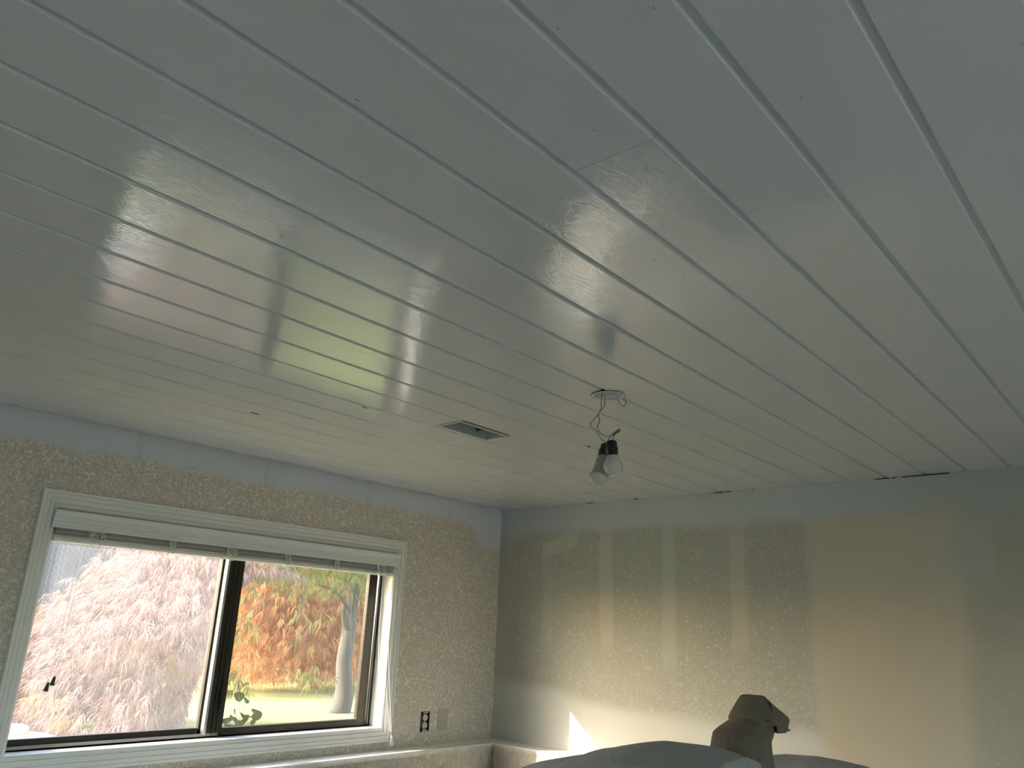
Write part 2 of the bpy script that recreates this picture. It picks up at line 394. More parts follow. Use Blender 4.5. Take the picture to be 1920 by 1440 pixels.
# cracks where boards meet the east wall
cr = MB()
for (xa, xb) in [(1339, 1357), (1361, 1369), (1642, 1668), (1672, 1680), (1692, 1780), (1100, 1112), (1190, 1196), (1412, 1414)]:
    ya = P(xa, 957 - .0797 * (xa - 941), x=XW).y; yb = P(xb, 957 - .0797 * (xb - 941), x=XW).y
    cr.box(XW - .003, XW, yb, ya, H - .0035, H + .001)
part(cr, 'crack', BOXM, wall_e)['kind'] = 'stuff'

# ceiling register opening
v = empty('ceiling_vent', ((VX0 + VX1) / 2, (VY0 + VY1) / 2, H))
tag(v, 'open rectangular ceiling duct hole with a grey metal collar and no grille', 'vent')
D = .115
part(MB().box(VX0, VX0 + .0015, VY0, VY1, H - .002, H + D).box(VX1 - .0015, VX1, VY0, VY1, H - .002, H + D).box(VX0, VX1, VY0, VY0 + .0015, H - .002, H + D).box(VX0, VX1, VY1 - .0015, VY1, H - .002, H + D).box(VX0, VX1, VY0, VY1, H + D, H + D + .002), 'duct_collar', DUCT, v)
fr = MB()
t_ = .006
fr.box(VX0 - t_, VX1 + t_, VY0 - t_, VY0 + .001, H - .003, H - .0005).box(VX0 - t_, VX1 + t_, VY1 - .001, VY1 + t_, H - .003, H - .0005).box(VX0 - t_, VX0 + .001, VY0, VY1, H - .003, H - .0005)
part(fr, 'flange', PAINT, v)
part(MB().box(VX0 + .012, VX0 + .014, VY0 + .002, VY1 - .02, H + .018, H + .032).box(VX0 + .0015, VX1 - .03, VY0 + .012, VY0 + .0135, H + .02, H + .034), 'inner_lip', DUCT, v)
part(MB().box(VX1 - .062, VX1 - .06, VY1 - .05, VY1 - .002, H + .02, H + .1).box(VX1 - .06, VX1 - .002, VY1 - .03, VY1 - .028, H + .05, H + .062), 'damper', TRACK, v)
for sx_ in (VX0 + .03, VX1 - .02): part(MB().lathe((sx_, VY0 + .003, H + .012), (0, 1, 0), [(0, .004), (.003, .003)], 10), 'screw', GREYP, v)

# ------------------------------------------------------------------ hanging bulbs
fx = empty('pendant_wiring', (LCX, LCY, H))
tag(fx, 'round ceiling junction box with bare grey wires hanging from it', 'junction box')
bx = MB().lathe((LCX, LCY, H + .001), (0, 0, 1), [(0, .047), (.0, .0435), (.045, .042), (.045, 0)], 32)
part(bx, 'box_shell', GALV, fx, True)
part(MB().lathe((LCX, LCY, H - .0035), (0, 0, 1), [(.001, .0535), (0, .051), (0, .0455), (.004, .045), (.004, .0535)], 40), 'rim', PAINT, fx, True)
part(MB().box(LCX - .03, LCX + .032, LCY - .008, LCY + .006, H + .004, H + .006), 'strap', GALV, fx)
def B(px, py, dy=0): return P(px, py, y=LCY + dy)
# image-traced wire paths standing in the vertical plane under the box
q1 = [(LCX - .02, LCY + .0, H + .03)] + [B(*p) for p in [(1128, 748), (1127, 765), (1122, 777), (1110, 790), (1107, 799), (1118, 808), (1126, 822), (1135, 829)]]
q2 = [(LCX - .01, LCY + .0, H + .03)] + [B(*p) for p in [(1134, 750), (1133, 762), (1123, 775), (1124, 790), (1120, 801), (1126, 813), (1138, 818), (1150, 815)]]
q3 = [(LCX + .02, LCY, H + .02)] + [B(*p, dy=-.015) for p in [(1157, 747), (1163, 758), (1170, 761), (1174, 753), (1168, 747)]] + [(LCX + .03, LCY - .02, H + .02)]
for q in (q1, q2, q3): part(MB().tube(bez(q, 6), .0016, 8), 'wire', WIRE, fx, True)
q = [B(1137, 836), B(1140, 826), B(1146, 817), B(1151, 814)]; part(MB().tube(bez(q, 6), .0018, 8), 'wire', WIRE, fx, True)
q = [B(1149, 828), B(1150, 821), B(1153, 815)]; part(MB().tube(bez(q, 6), .0018, 8), 'wire', WIRE, fx, True)
a, b = B(1149, 815), B(1162, 806); part(MB().lathe(a, b - a, [(0, .0036), (.003, .0045), ((b - a).length * .9, .0048), ((b - a).length, .0030)], 12), 'wire_nut', GREYP, fx, True)
def bulb(top, bot, name, label, led, dy):
    t0, b0 = B(*top, dy=dy), B(*bot, dy=dy); ax = (b0 - t0); L = ax.length; ax.normalize()
    r = empty(name, t0); tag(r, label, 'light bulb', 'bulbs hanging from the ceiling')
    s = L
    part(MB().lathe(t0, ax, [(0, .006), (.002, .012), (.006, .0165), (.024, .0172), (.0245, .0190), (.029, .0190), (.030, .0180), (.045, .0182), (.046, .012)], 24), 'socket', BLACK, r, True)
    g = L - .036
    prof = []
    Rb = .0295; zc = L - Rb
    prof = [(.040, .0140), (.047, .0150), (.053, .0178), (.058, .0208)]
    a0 = math.asin(min(1, .0235 / Rb))
    for i in range(15):
        aa = math.pi - a0 - (math.pi - a0) * i / 14; prof.append((zc - Rb * math.cos(math.pi - aa) * -1 if False else zc + Rb * math.cos(aa), Rb * math.sin(aa)))
    prof = sorted(prof, key=lambda p_: p_[0])
    if led:
        up = [p_ for p_ in prof if p_[0] < zc - .004]; lo = [p_ for p_ in prof if p_[0] >= zc - .004]
        up.append((zc - .004, math.sqrt(Rb ** 2 - .016e-3)))
        part(MB().lathe(t0, ax, up, 32), 'collar', BASEG, r, True); part(MB().lathe(t0, ax, [(zc - .004, Rb * .985)] + lo, 32), 'bulb_glass', FROST, r, True)
    else: part(MB().lathe(t0, ax, prof, 32), 'bulb_glass', FROST, r, True)
    return r
bulb((1137, 833), (1119, 911), 'light_bulb', 'lower hanging bulb with a grey collar above its milky dome, black socket', True, .030)
bulb((1146, 825), (1151, 893), 'light_bulb', 'higher hanging bulb, all frosted glass in a black socket', False, -.034)

# ------------------------------------------------------------------ window
win = empty('window_1', ((WX0 + WX1) / 2, YW, WZ0)); struct(win)
# casing, mitred frame swept round the opening: (t from the inner edge, height off the wall)
cp = [(-.001, 0), (-.001, .005), (.002, .0075), (.010, .0085), (.011, .006), (.0135, .006), (.0145, .0135), (.030, .0155), (.0305, .012), (.0335, .012), (.034, .0185), (.0475, .0195), (.048, .0165), (.0505, .0165), (.051, .0215), (.060, .0215), (.0625, .019), (.0625, 0)]
corners = [(WX0, WZ0, -1, -1), (WX1, WZ0, 1, -1), (WX1, WZ1, 1, 1), (WX0, WZ1, -1, 1)]
for i in range(4):
    A, Bc = corners[i], corners[(i + 1) % 4]
    v = [(c[0] + c[2] * t_, YW - h_, c[1] + c[3] * t_) for c in (A, Bc) for t_, h_ in cp]; n_ = len(cp)
    f = [(j, j + 1, n_ + j + 1, n_ + j) for j in range(n_ - 1)] + [tuple(range(n_)), tuple(range(2 * n_ - 1, n_ - 1, -1))]
    part(MB().add(v, f), 'casing', WHITE, win)
YF = 3.345
# reveal boards
part(MB().box(WX0 - .0, WX0 + .004, YW - .002, YF, WZ0, WZ1), 'reveal', WHITE, win)
part(MB().box(WX1 - .004, WX1, YW - .002, YF, WZ0, WZ1), 'reveal', WHITE, win)
part(MB().box(WX0, WX1, YW - .002, YF, WZ1 - .004, WZ1), 'reveal', WHITE, win)
part(MB().box(WX0, WX1, YW - .003, YF, WZ0 - .004, WZ0 + .004), 'window_stool', WHITE, win)
# aluminium slider frame
z0, z1 = WZ0 + .004, WZ1 - .004; x0, x1 = WX0 + .004, WX1 - .004
HB = 1.962
fr = MB().box(x0, x1, YF, YO, z0, z0 + .006).box(x0, x1, YF, YO, HB, z1).box(x0, x0 + .024, YF, YO, z0, HB).box(x1 - .010, x1, YF, YO, z0, HB)
fr.box(x0, x1, YF + .03, YF + .034, z0, z0 + .030).box(x0, x1, YF + .062, YF + .066, z0, z0 + .030)
part(fr, 'outer_frame', BRONZE, win)
part(MB().box(x0, 1.985, YF, YF + .003, z0, z0 + .017).box(x0, 1.985, YF + .003, YF + .028, z0 + .006, z0 + .009), 'track', TRACK, win)
part(MB().box(2.0, x1, YF, YF + .004, z0, z0 + .010), 'track', BRONZE, win)
part(MB().box(x1 - .016, x1 - .010, YF + .003, YF + .02, z0, HB), 'jamb_strip', SILVER, win)
# fixed left pane (further out) and its meeting stile
fp = MB().box(x0 + .02, 1.93, YF + .034, YF + .062, z0 + .012, z0 + .036).box(x0 + .02, 1.93, YF + .034, YF + .062, HB - .02, HB)
part(fp, 'sash_rail', BRONZE, win)
part(MB().box(1.906, 1.932, YF + .03, YF + .06, z0 + .01, HB), 'sash_stile', BRONZE, win)
part(MB().box(x0 + .02, 1.912, YF + .046, YF + .049, z0 + .03, HB - .01), 'window_pane', GLASS_DUSTY, win)['label'] = 'hazy dusty left pane'
# sliding right sash
sx0, sx1 = 1.930, 2.800
part(MB().box(1.915, 1.926, YF - .002, YF + .028, z0 + .012, HB), 'meeting_strip', SILVER, win)
ms = MB().box(1.926, 1.950, YF + .004, YF + .028, z0 + .012, HB).box(1.952, 1.957, YF - .001, YF + .028, z0 + .012, HB).box(1.959, 1.975, YF + .006, YF + .028, z0 + .012, HB).box(1.975, 2.002, YF + .002, YF + .028, z0 + .012, HB)
part(ms, 'meeting_stile', BRONZE, win)
part(MB().box(2.745, 2.800, YF + .004, YF + .028, z0 + .012, HB), 'sash_stile', BRONZE, win)
part(MB().box(2.002, 2.745, YF + .004, YF + .028, z0 + .010, z0 + .034).box(2.002, 2.745, YF + .004, YF + .028, HB - .02, HB), 'sash_rail', BRONZE, win)
part(MB().box(2.0, 2.747, YF + .014, YF + .017, z0 + .03, HB - .01), 'window_pane', GLASS, win)
part(MB().box(1.972, 1.992, YF - .008, YF + .003, 1.30, 1.42), 'sash_latch', BRONZE, win)

# ------------------------------------------------------------------ venetian blind
bl = empty('venetian_blind', ((WX0 + WX1) / 2, YW, 2.05))
tag(bl, 'white venetian blind pulled all the way up under its valance in the window', 'blind')
VB0, VB1 = 1.116, 2.846
vz1, vz0 = 2.046, 1.977; vy = 3.232
pr = [(vy + .008, vz1), (vy - .004, vz1 - .002), (vy - .007, vz1 - .008), (vy - .004, vz1 - .024), (vy + .003, vz1 - .032), (vy + .003, vz1 - .036), (vy - .001, vz1 - .038), (vy - .001, vz1 - .043), (vy + .006, vz1 - .046), (vy + .006, vz1 - .058), (vy - .001, vz1 - .061), (vy - .002, vz0), (vy + .010, vz0), (vy + .012, vz1)]
part(MB().prism(pr, 0, VB0, VB1), 'valance', BLINDW, bl)
part(MB().box(WX0 + .012, WX1 - .012, 3.248, 3.300, 2.005, 2.045), 'headrail', BLINDW, bl)
nS = 15; sz = (1.990 - 1.945) / nS
for i in range(nS):
    zz = 1.9465 + i * sz; tilt = random.uniform(-.0012, .0012); yo = random.uniform(-.0012, .0012) + (.0 if i else 0)
    bend = [(3.2475 + yo, zz + tilt + .0003), (3.262 + yo, zz + .0012), (3.276 + yo, zz + .0012), (3.292 + yo, zz - tilt), (3.292 + yo, zz - tilt + .0012), (3.276 + yo, zz + .0018), (3.262 + yo, zz + .0018), (3.2475 + yo, zz + tilt + .0013)]
    part(MB().prism(bend, 0, WX0 + .008 + random.uniform(0, .003), WX1 - .008 - random.uniform(0, .003)), 'slat', BLINDW, bl)
rz = 1.929
part(MB().prism([(3.247, rz + .004), (3.250, rz), (3.290, rz), (3.293, rz + .004), (3.293, rz + .012), (3.288, rz + .015), (3.252, rz + .015), (3.247, rz + .012)], 0, WX0 + .007, WX1 - .007), 'bottom_rail', BLINDW, bl)
for xc, sp in [(1.285, .045), (1.59, .022), (1.865, .035), (2.155, .025), (2.44, .022), (2.72, .035)]:
    mbc = MB()
    for j in range(5):
        pts = []
        a0 = random.uniform(0, 6); zc = random.uniform(1.945, 1.98)
        for i in range(9):
            a = a0 + i * random.uniform(.7, 1.1); pts.append((xc + math.cos(a) * sp * random.uniform(.3, .8), 3.242 - random.uniform(0, .010), max(1.922, min(1.992, zc + math.sin(a) * .026))))
        mbc.tube(bez(pts, 5), .0011, 5)
    for s in (-.35, .35): mbc.tube([(xc + s * sp, 3.245, 1.996), (xc + s * sp * 1.2, 3.242, 1.925)], 0.0011, 5)
    part(mbc, 'ladder_cord', CORD, bl)['kind'] = 'stuff'
# pull cords at the right with their tassel, resting just over the ledge
tp = P(736, 1384, y=3.222)
for i, (dx, bow) in enumerate([(-.012, -.018), (-.004, .014), (.003, -.006), (.010, .022)]):
    pts = [(2.745 + dx * 1.6, 3.236, 1.985), (2.752 + dx * 1.5, 3.226, 1.86), (2.768 + dx + bow, 3.224, 1.62), (2.805 + dx + bow, 3.224, 1.38), (tp.x - .008 + dx * .1, 3.222, tp.z + .01)]
    part(MB().tube(bez(pts, 8), .0011, 6), 'pull_cord', CORD, bl, True)
part(MB().lathe((tp.x - .008, 3.222, tp.z + .012), (.10, 0, -1), [(0, .003), (.002, .006), (.020, .0085), (.045, .0125), (.0465, .010), (.0465, 0)], 18), 'tassel', BLINDW, bl, True)
# tilt cords with dark tassels on the left
for (px, py, xo) in [(86, 1291, 1.262), (98, 1280, 1.275)]:
    e = P(px, py, y=3.262); s_ = P(px - 4 + (xo - 1.262) * 0, py - 10, y=3.262)
    part(MB().tube([(e.x + .02, 3.262, 1.93), (e.x + .012, 3.262, e.z + .2), (e.x + .004, 3.262, e.z + .018)], .0006, 5), 'tilt_cord', CORD, bl)
    o = part(MB().lathe((e.x + .004, 3.262, e.z + .022), (-.12, 0, -1), [(0, .0025), (.002, .0045), (.015, .0065), (.03, .009), (.032, .0075), (.032, 0)], 14), 'tassel', DARKG, bl, True); o['label'] = 'dark grey tassel'

# ------------------------------------------------------------------ outlet and plate
ou = empty('wall_outlet', ((OX0 + OX1) / 2, YW, (OZ0 + OZ1) / 2))
tag(ou, 'uncovered duplex wall outlet in its black box beside the window', 'outlet')
part(MB().box(OX0, OX0 + .002, YW + .001, YW + .058, OZ0, OZ1).box(OX1 - .002, OX1, YW + .001, YW + .058, OZ0, OZ1).box(OX0, OX1, YW + .001, YW + .058, OZ0, OZ0 + .002).box(OX0, OX1, YW + .001, YW + .058, OZ1 - .002, OZ1).box(OX0, OX1, YW + .056, YW + .059, OZ0, OZ1), 'outlet_box', BOXM, ou)
cx = (OX0 + OX1) / 2 + .004; cz = (OZ0 + OZ1) / 2
part(MB().box(cx - .009, cx + .009, YW + .010, YW + .014, OZ0 + .006, OZ1 - .006).box(cx - .016, cx + .016, YW + .014, YW + .04, cz - .034, cz + .034), 'yoke', GALV, ou)
for s in (-1, 1):
    m_ = MB(); c0 = Vector((cx, YW + .014, cz + s * .0195)); ring = []
    for k_ in range(20):
        a = 2 * math.pi * k_ / 20; ring.append((math.cos(a) * .0165, max(-.0135, min(.0135, math.sin(a) * .0165))))
    m_.prism([(c0.x + u, c0.z + w_) for u, w_ in ring], 1, YW + .002, YW + .014)
    f_ = part(m_, 'receptacle_face', IVORY, ou)
    sl_ = MB().box(cx - .0075, cx - .0058, YW + .0012, YW + .004, c0.z - .001, c0.z + .007).box(cx + .0058, cx + .0075, YW + .0012, YW + .004, c0.z - .0005, c0.z + .006).lathe((cx, YW + .0012, c0.z - .007), (0, 1, 0), [(0, .0023), (.003, .0023)], 10)
    part(sl_, 'slots', BOXM, f_)
    ear = MB()
    for u in (-.018, -.006, .006, .018): ear.lathe((cx + u * .8, YW + .001, cz + s * .0445 + (abs(u) < .01) * s * -.002), (0, 1, 0), [(0, .0042), (.002, .0042)], 10)
    part(ear, 'mounting_ear', IVORY, ou)
part(MB().lathe((cx, YW + .002, cz), (0, 1, 0), [(0, .003), (.01, .003)], 10), 'screw', SILVER, ou)
pl = MB().prism([(3.237, 1.153), (3.303, 1.153), (3.306, 1.156), (3.306, 1.254), (3.303, 1.257), (3.237, 1.257), (3.234, 1.254), (3.234, 1.156)], 1, YW - .004, YW + .0005).build('blank_plate', PLATE)
tag(pl, 'blank light grey cover plate on the textured wall beside the outlet', 'wall plate')

# ------------------------------------------------------------------ plastic sheeting over the lower walls
def film():
    v = []; f = []; nz = 16
    path = []   # (x, y, outward normal, distance from the corner)
    n1 = 420
    for i in range(n1): 
        xx = -.2 + (XW - LD - .012 + .2) * i / (n1 - 1); path.append((xx, YW - LD - .004, 0, -1, XW - LD - xx))
    n2 = 420
    for i in range(1, n2):
        yy = YW - LD - .004 - i / (n2 - 1) * 3.0; path.append((XW - LD - .012, yy, -1, 0, YW - LD - yy))
    for i, (x_, y_, nx, ny, d) in enumerate(path):
        near = math.exp(-d / .30)
        for j in range(nz):
            tt = j / (nz - 1); zz = LZ - .006 - tt * .85
            fan = d / (1 + tt * 2.2 * near)                      # pleats radiate from the corner
            wv = (.5 + .5 * math.sin(fan * 230 + 1.3 * math.sin(fan * 31))) * near * 1.0 + (.5 + .5 * math.sin(d * 31 + 2.5 * tt + 2 * math.sin(d * 7))) * .35
            off = .003 + tt ** .6 * (.022 + .030 * near) * wv + tt * .01
            v.append((x_ + nx * off, y_ + ny * off, zz))
    for i in range(len(path) - 1):
        for j in range(nz - 1):
            a = i * nz + j; f.append((a, a + nz, a + nz + 1, a + 1))
    return mesh_obj('plastic_sheet', v, f, FILM, smooth=True)
tag(film(), 'clear plastic masking sheet hanging in pleats from the white ledge', 'plastic sheet')
tp_ = MB().box(-.2, XW - LD - .003, YW - LD - .0045, YW - LD - .001, LZ - .03, LZ - .004).box(XW - LD - .0045, XW - LD - .001, .2, YW - LD - .003, LZ - .03, LZ - .004)

# ------------------------------------------------------------------ sheeted furniture
def cover(name, pts_px, xplane, width, drop, label, back=.5, seed=0):
    """ridge profile (y, z) at x = xplane; the sheet falls away towards -x (viewer) and +x"""
    ridge = [P(px, py, x=xplane) for px, py in pts_px]
    ys = [p.y for p in ridge]; zs = [p.z for p in ridge]
    ya, yb = max(ys), min(ys); n1 = 90; n2 = 44; v = []; f = []
    order = np.argsort(ys); ysn = np.array(ys)[order]; zsn = np.array(zs)[order]
    r = random.Random(seed)
    ph = [(r.uniform(0, 6), r.uniform(5, 22), r.uniform(-6, 6)) for _ in range(7)]
    for i in range(n1):
        y_ = ya + (yb - ya) * i / (n1 - 1); zt = float(np.interp(y_, ysn, zsn))
        for j in range(n2):
            u = j / (n2 - 1) * 2 - 1                             # -1 viewer side, +1 far side
            if abs(u) < .5: x_ = xplane + width * u * 2 * (1 if u < 0 else back); zz = zt - .05 * (u * 2) ** 2 * (1 if u < 0 else .6)
            else:
                q = (abs(u) - .5) * 2; s_ = -1 if u < 0 else 1; x_ = xplane + s_ * (width * (1 if u < 0 else back) + .05 * math.sin(q * 1.6)); zz = zt - .05 * (1 if u < 0 else .6) - q ** 1.2 * drop
            wv = sum(math.sin(a + y_ * b + x_ * c) for a, b, c in ph) / 7
            zz += .005 + .007 * wv
            if abs(u) > .5: x_ += .022 * math.sin(y_ * 21 + 3 * math.sin(y_ * 5)) * (abs(u) - .5) * 2
            v.append((x_, y_, max(zz, .005)))
    for i in range(n1 - 1):
        for j in range(n2 - 1):
            a = i * n2 + j; f.append((a, a + n2, a + n2 + 1, a + 1))
    # end skirts down to the floor
    for i in (0, n1 - 1):
        b0 = len(v)
        for j in range(n2): p = v[i * n2 + j]; v.append((p[0], p[1] + (.06 if i == 0 else -.06), max(.004, v[i * n2][2] * .2)))
        for j in range(n2 - 1): f.append((i * n2 + j, i * n2 + j + 1, b0 + j + 1, b0 + j))
    o = mesh_obj(name, v, f, SHEET, smooth=True); tag(o, label, 'covered furniture', 'sheeted furniture'); return o
cover('covered_furniture', [(930, 1520), (985, 1447), (1003, 1438), (1030, 1427), (1060, 1424), (1108, 1416), (1133, 1404), (1170, 1399), (1240, 1394), (1300, 1398), (1335, 1404), (1365, 1415), (1393, 1427), (1400, 1470), (1405, 1560)], 2.42, .30, 1.25, 'furniture under a grey dust sheet in front of the brown paper hood', .45, 3)
cover('covered_furniture', [(1430, 1500), (1445, 1417), (1470, 1416), (1530, 1421), (1570, 1429), (1620, 1441), (1680, 1470), (1730, 1530)], 3.06, .13, 1.2, 'lower sheeted furniture behind the brown paper hood', .8, 9)

# paper hood over a dark post
PX = 2.76                                    # stands between the two
ctr = P(1410, 1400, x=PX)
hd = empty('paper_hood', (ctr.x, ctr.y, 0)); tag(hd, 'brown paper hood crumpled over a dark post among the dust sheets', 'wrapped lamp')
rt = Vector((R[0][0], R[0][1], 0)).normalized(); fw = Vector((R[2][0], R[2][1], 0)).normalized()
dep = float(R[2] @ np.array([ctr.x, ctr.y, ctr.z - CZ])); mpp = dep / F
def hood_mesh(rows_, depthf, seed, n=22, top=True):
    """rows: (pixel y, left, right) turned to heights and half widths at the hood's own distance"""
    rr = random.Random(seed); v = []; f = []
    for k_, (py, l, r_) in enumerate(rows_):
        mid = P((l + r_) / 2, py, x=PX); mid = ctr + rt * ((l + r_) / 2 - 1410) * mpp; z_ = ctr.z + (1400 - py) * mpp * 1.04; hw = (r_ - l) / 2 * mpp
        for i in range(n):
            a = 2 * math.pi * i / n; c, s = math.cos(a), math.sin(a)
            jit = 1 + (rr.uniform(-.10, .10) if abs(c) < .85 else 0)
            p = Vector((mid.x, mid.y, 0)) + rt * (c * hw) + fw * (s * min(hw * depthf, .075) * jit)
            pxv = 1410 + (Vector((p.x, p.y, 0)) - Vector((ctr.x, ctr.y, 0))).dot(rt) / mpp
            zh = ctr.z + (1400 - (1404 + (pxv - 1333) * .36)) * mpp * 1.04           # slanting hem
            v.append((p.x, p.y, max(z_, zh) + (rr.uniform(-.002, .002)) if py > 1395 else z_ + rr.uniform(-.002, .002)))
    m_ = len(rows_)
    for k_ in range(m_ - 1):
        for i in range(n): f.append((k_ * n + i, k_ * n + (i + 1) % n, (k_ + 1) * n + (i + 1) % n, (k_ + 1) * n + i))
    if top: f.append(tuple(range(n)))
    mb = MB(); mb.add(v, f); return mb
low = [(1340, 1392, 1440), (1352, 1378, 1447), (1362, 1362, 1452), (1370, 1348, 1453), (1378, 1338, 1451), (1390, 1335, 1446), (1400, 1333, 1446), (1412, 1331, 1447), (1425, 1332, 1449), (1440, 1334, 1450)]
part(hood_mesh(low, .85, 4), 'paper_body', PAPER, hd)
cap = [(1313, 1399, 1428), (1314.5, 1392, 1438), (1320, 1388, 1444), (1330, 1382, 1455), (1341, 1375, 1467), (1350, 1369, 1476), (1357, 1368.5, 1478), (1361, 1374, 1474)]
part(hood_mesh(cap, .8, 11), 'paper_cap', PAPER, hd)
# folded bill flaps on the right
def PP(px, py, d=0): return ctr + rt * (px - 1410) * mpp + fw * d + Vector((0, 0, (1400 - py) * mpp * 1.04))
fl1 = MB(); a_ = [PP(1440, 1322, -.05), PP(1476, 1347, -.03), PP(1482, 1353, -.01), PP(1477, 1366, -.012), PP(1470, 1373, -.03), PP(1452, 1374, -.045), PP(1447, 1356, -.06)]
b_ = [p + fw * .05 for p in a_]; n_ = len(a_)
fl1.add(a_ + b_, [tuple(range(n_)), tuple(range(2 * n_ - 1, n_ - 1, -1))] + [(i, (i + 1) % n_, n_ + (i + 1) % n_, n_ + i) for i in range(n_)])
part(fl1, 'paper_flap', PAPER, hd)
fl2 = MB(); a_ = [PP(1476, 1364, .0), PP(1485, 1370.5, .0), PP(1474, 1373, .0), PP(1462, 1373.5, 0), PP(1466, 1368, -.01)]
b_ = [p + fw * .006 for p in a_]; n_ = len(a_)
fl2.add(a_ + b_, [tuple(range(n_)), tuple(range(2 * n_ - 1, n_ - 1, -1))] + [(i, (i + 1) % n_, n_ + (i + 1) % n_, n_ + i) for i in range(n_)])
part(fl2, 'paper_flap', PAPER, hd)
pc = PP(1419, 1428)
part(MB().lathe((pc.x, pc.y, 0), (0, 0, 1), [(0, .07), (.015, .07), (.03, .03), (.05, .02), (pc.z - .30, .022), (pc.z - .25, .040), (pc.z, .042), (pc.z + .01, .030)], 20), 'post', BLACK, hd, True)

# ------------------------------------------------------------------ outside
GZ = .95
struct(MB().box(-30, 40, YO, 60, GZ - .2, GZ).box(-30, X0 - .15, Y0 - .15, YO, GZ - .2, GZ).build('ground', LAWN))

struct(MB().box(-30, 40, -30, Y0 - .15, -.25, -.05).build('low_bounce_ground', simple('low_bounce_ground_colour', (.11, .105, .06), .8)))  # unseen ground, added dark to limit light bounced onto the ceiling
def leaves(name, pts, dirs, L, wd, lobes, fan, mat, parent, seed=0):
    """lace leaves: every leaf a fan of narrow lobes"""
    g = np.random.default_rng(seed); N = len(pts)
    d = dirs / np.linalg.norm(dirs, axis=1, keepdims=True)
    rnd = g.normal(size=(N, 3)); side = np.cross(d, rnd); side /= np.linalg.norm(side, axis=1, keepdims=True) + 1e-9
    nrm = np.cross(d, side); V = []; 
    for k_ in range(lobes):
        a = (k_ / (lobes - 1) - .5) * 2 * fan if lobes > 1 else 0; a = a + g.normal(size=N) * .12
        ln = L * (1 - .35 * abs(k_ / (max(lobes - 1, 1)) - .5) * 2) * g.uniform(.7, 1.25, N)
        dd = d * np.cos(a)[:, None] + side * np.sin(a)[:, None]; pp = np.cross(dd, nrm)
        droop = np.array([0, 0, -1.]) * (ln * .22)[:, None]
        p0 = pts; p1 = pts + dd * (ln * .5)[:, None]; p3 = pts + dd * ln[:, None] + droop
        V.append(np.stack([p0, p1 + pp * wd, p3, p1 - pp * wd], 1))
    V = np.concatenate(V, 0).reshape(-1, 3); nq = len(V) // 4
    me = bpy.data.meshes.new(name); me.vertices.add(len(V)); me.vertices.foreach_set('co', V.astype(np.float32).ravel())
    me.loops.add(nq * 4); me.loops.foreach_set('vertex_index', np.arange(nq * 4, dtype=np.int32)); me.polygons.add(nq)
    me.polygons.foreach_set('loop_start', np.arange(0, nq * 4, 4, dtype=np.int32)); me.update(calc_edges=True)
    me.materials.append(mat); o = bpy.data.objects.new(name, me); C.objects.link(o)
    if parent: o.parent = parent; o.location = -Vector(parent.location)
    o['kind'] = 'stuff'; return o
def shell(n, c, rad, zmin, inner=.6, seed=1, pw=1.0):
    g = np.random.default_rng(seed); out = np.zeros((0, 3))
    while len(out) < n:
        q = g.normal(size=(n * 2, 3)); q /= np.linalg.norm(q, axis=1, keepdims=True)
        q *= g.uniform(inner, 1, (n * 2, 1)); lump = 1 + .13 * np.sin(q[:, 0:1] * 9 + 2 * q[:, 2:3]) * np.cos(q[:, 1:2] * 7 + 5 * q[:, 2:3])
        p = np.array(c) + q * np.array(rad) * lump
        p = p[p[:, 2] > zmin(p)]; out = np.concatenate([out, p])
    return out[:n]
def weep(p, c, g, sideways=.5, n=.35):
    r = p - np.array(c); r[:, 2] = 0; r /= np.linalg.norm(r, axis=1, keepdims=True) + 1e-6
    return r * sideways + np.array([0, 0, -1.]) + g.normal(size=p.shape) * n

# pink laceleaf maple
c1 = (2.45, 5.15, 1.15)
tr1 = empty('laceleaf_maple', (c1[0], c1[1], GZ)); tag(tr1, 'sunlit pale pink weeping laceleaf maple filling the left pane', 'tree')
zm = lambda p: np.interp(p[:, 0] - .57 * p[:, 1], [-.16, -.03, .0, .25], [GZ + .03, 1.62, 1.92, 1.98])      # open on the side of the lawn
pts = shell(19000, c1, (1.10, 1.08, 1.35), zm, .5, 1)
# the dome slopes down to the left
A_, B_ = P(50, 1190, y=5.15), P(245, 1040, y=5.15)
keep = pts[:, 2] < A_.z + (pts[:, 0] - A_.x) * (B_.z - A_.z) / (B_.x - A_.x) - .09 + .05 * np.sin(pts[:, 0] * 14) + rng.normal(size=len(pts)) * .03
clump = np.sin(pts[:, 0] * 11 + 3 * np.sin(pts[:, 2] * 6)) * np.sin(pts[:, 1] * 9 + pts[:, 2] * 13 + 1.5)
pts = pts[keep & (clump > -.45) & (np.hypot(pts[:, 0] - 1.22, pts[:, 1] - 4.45) > .48)]
leaves('foliage', pts, weep(pts, c1, rng, .9, .3) + np.array([-.35, 0, 0]), .092, .0028, 6, .75, L_PINK, tr1, 2)
tb = MB()
tb.tube(bez([(2.5, 5.3, GZ - .02), (2.55, 5.3, 1.2), (2.45, 5.25, 1.5), (2.55, 5.2, 1.85), (2.5, 5.15, 2.1)], 5), [.06 - .045 * i / 20 for i in range(21)], 8)
for _ in range(22):
    a = random.uniform(0, 6.28); e = Vector((2.45 + .55 * math.cos(a), 5.2 + .6 * math.sin(a), random.uniform(1.25, 1.6)))
    if e.x - .57 * e.y > -.25: e.z = max(e.z, 1.98)
    if e.x < 2.2: e.z = min(e.z, 1.35)
    mid_ = Vector((2.5, 5.2, 1.95)).lerp(e, .5) + Vector((0, 0, .08)); tb.tube(bez([(2.5, 5.2, 1.85), mid_, e], 5), [.013 - .0095 * i / 10 for i in range(11)], 5)
part(tb, 'trunk', TWIG, tr1)

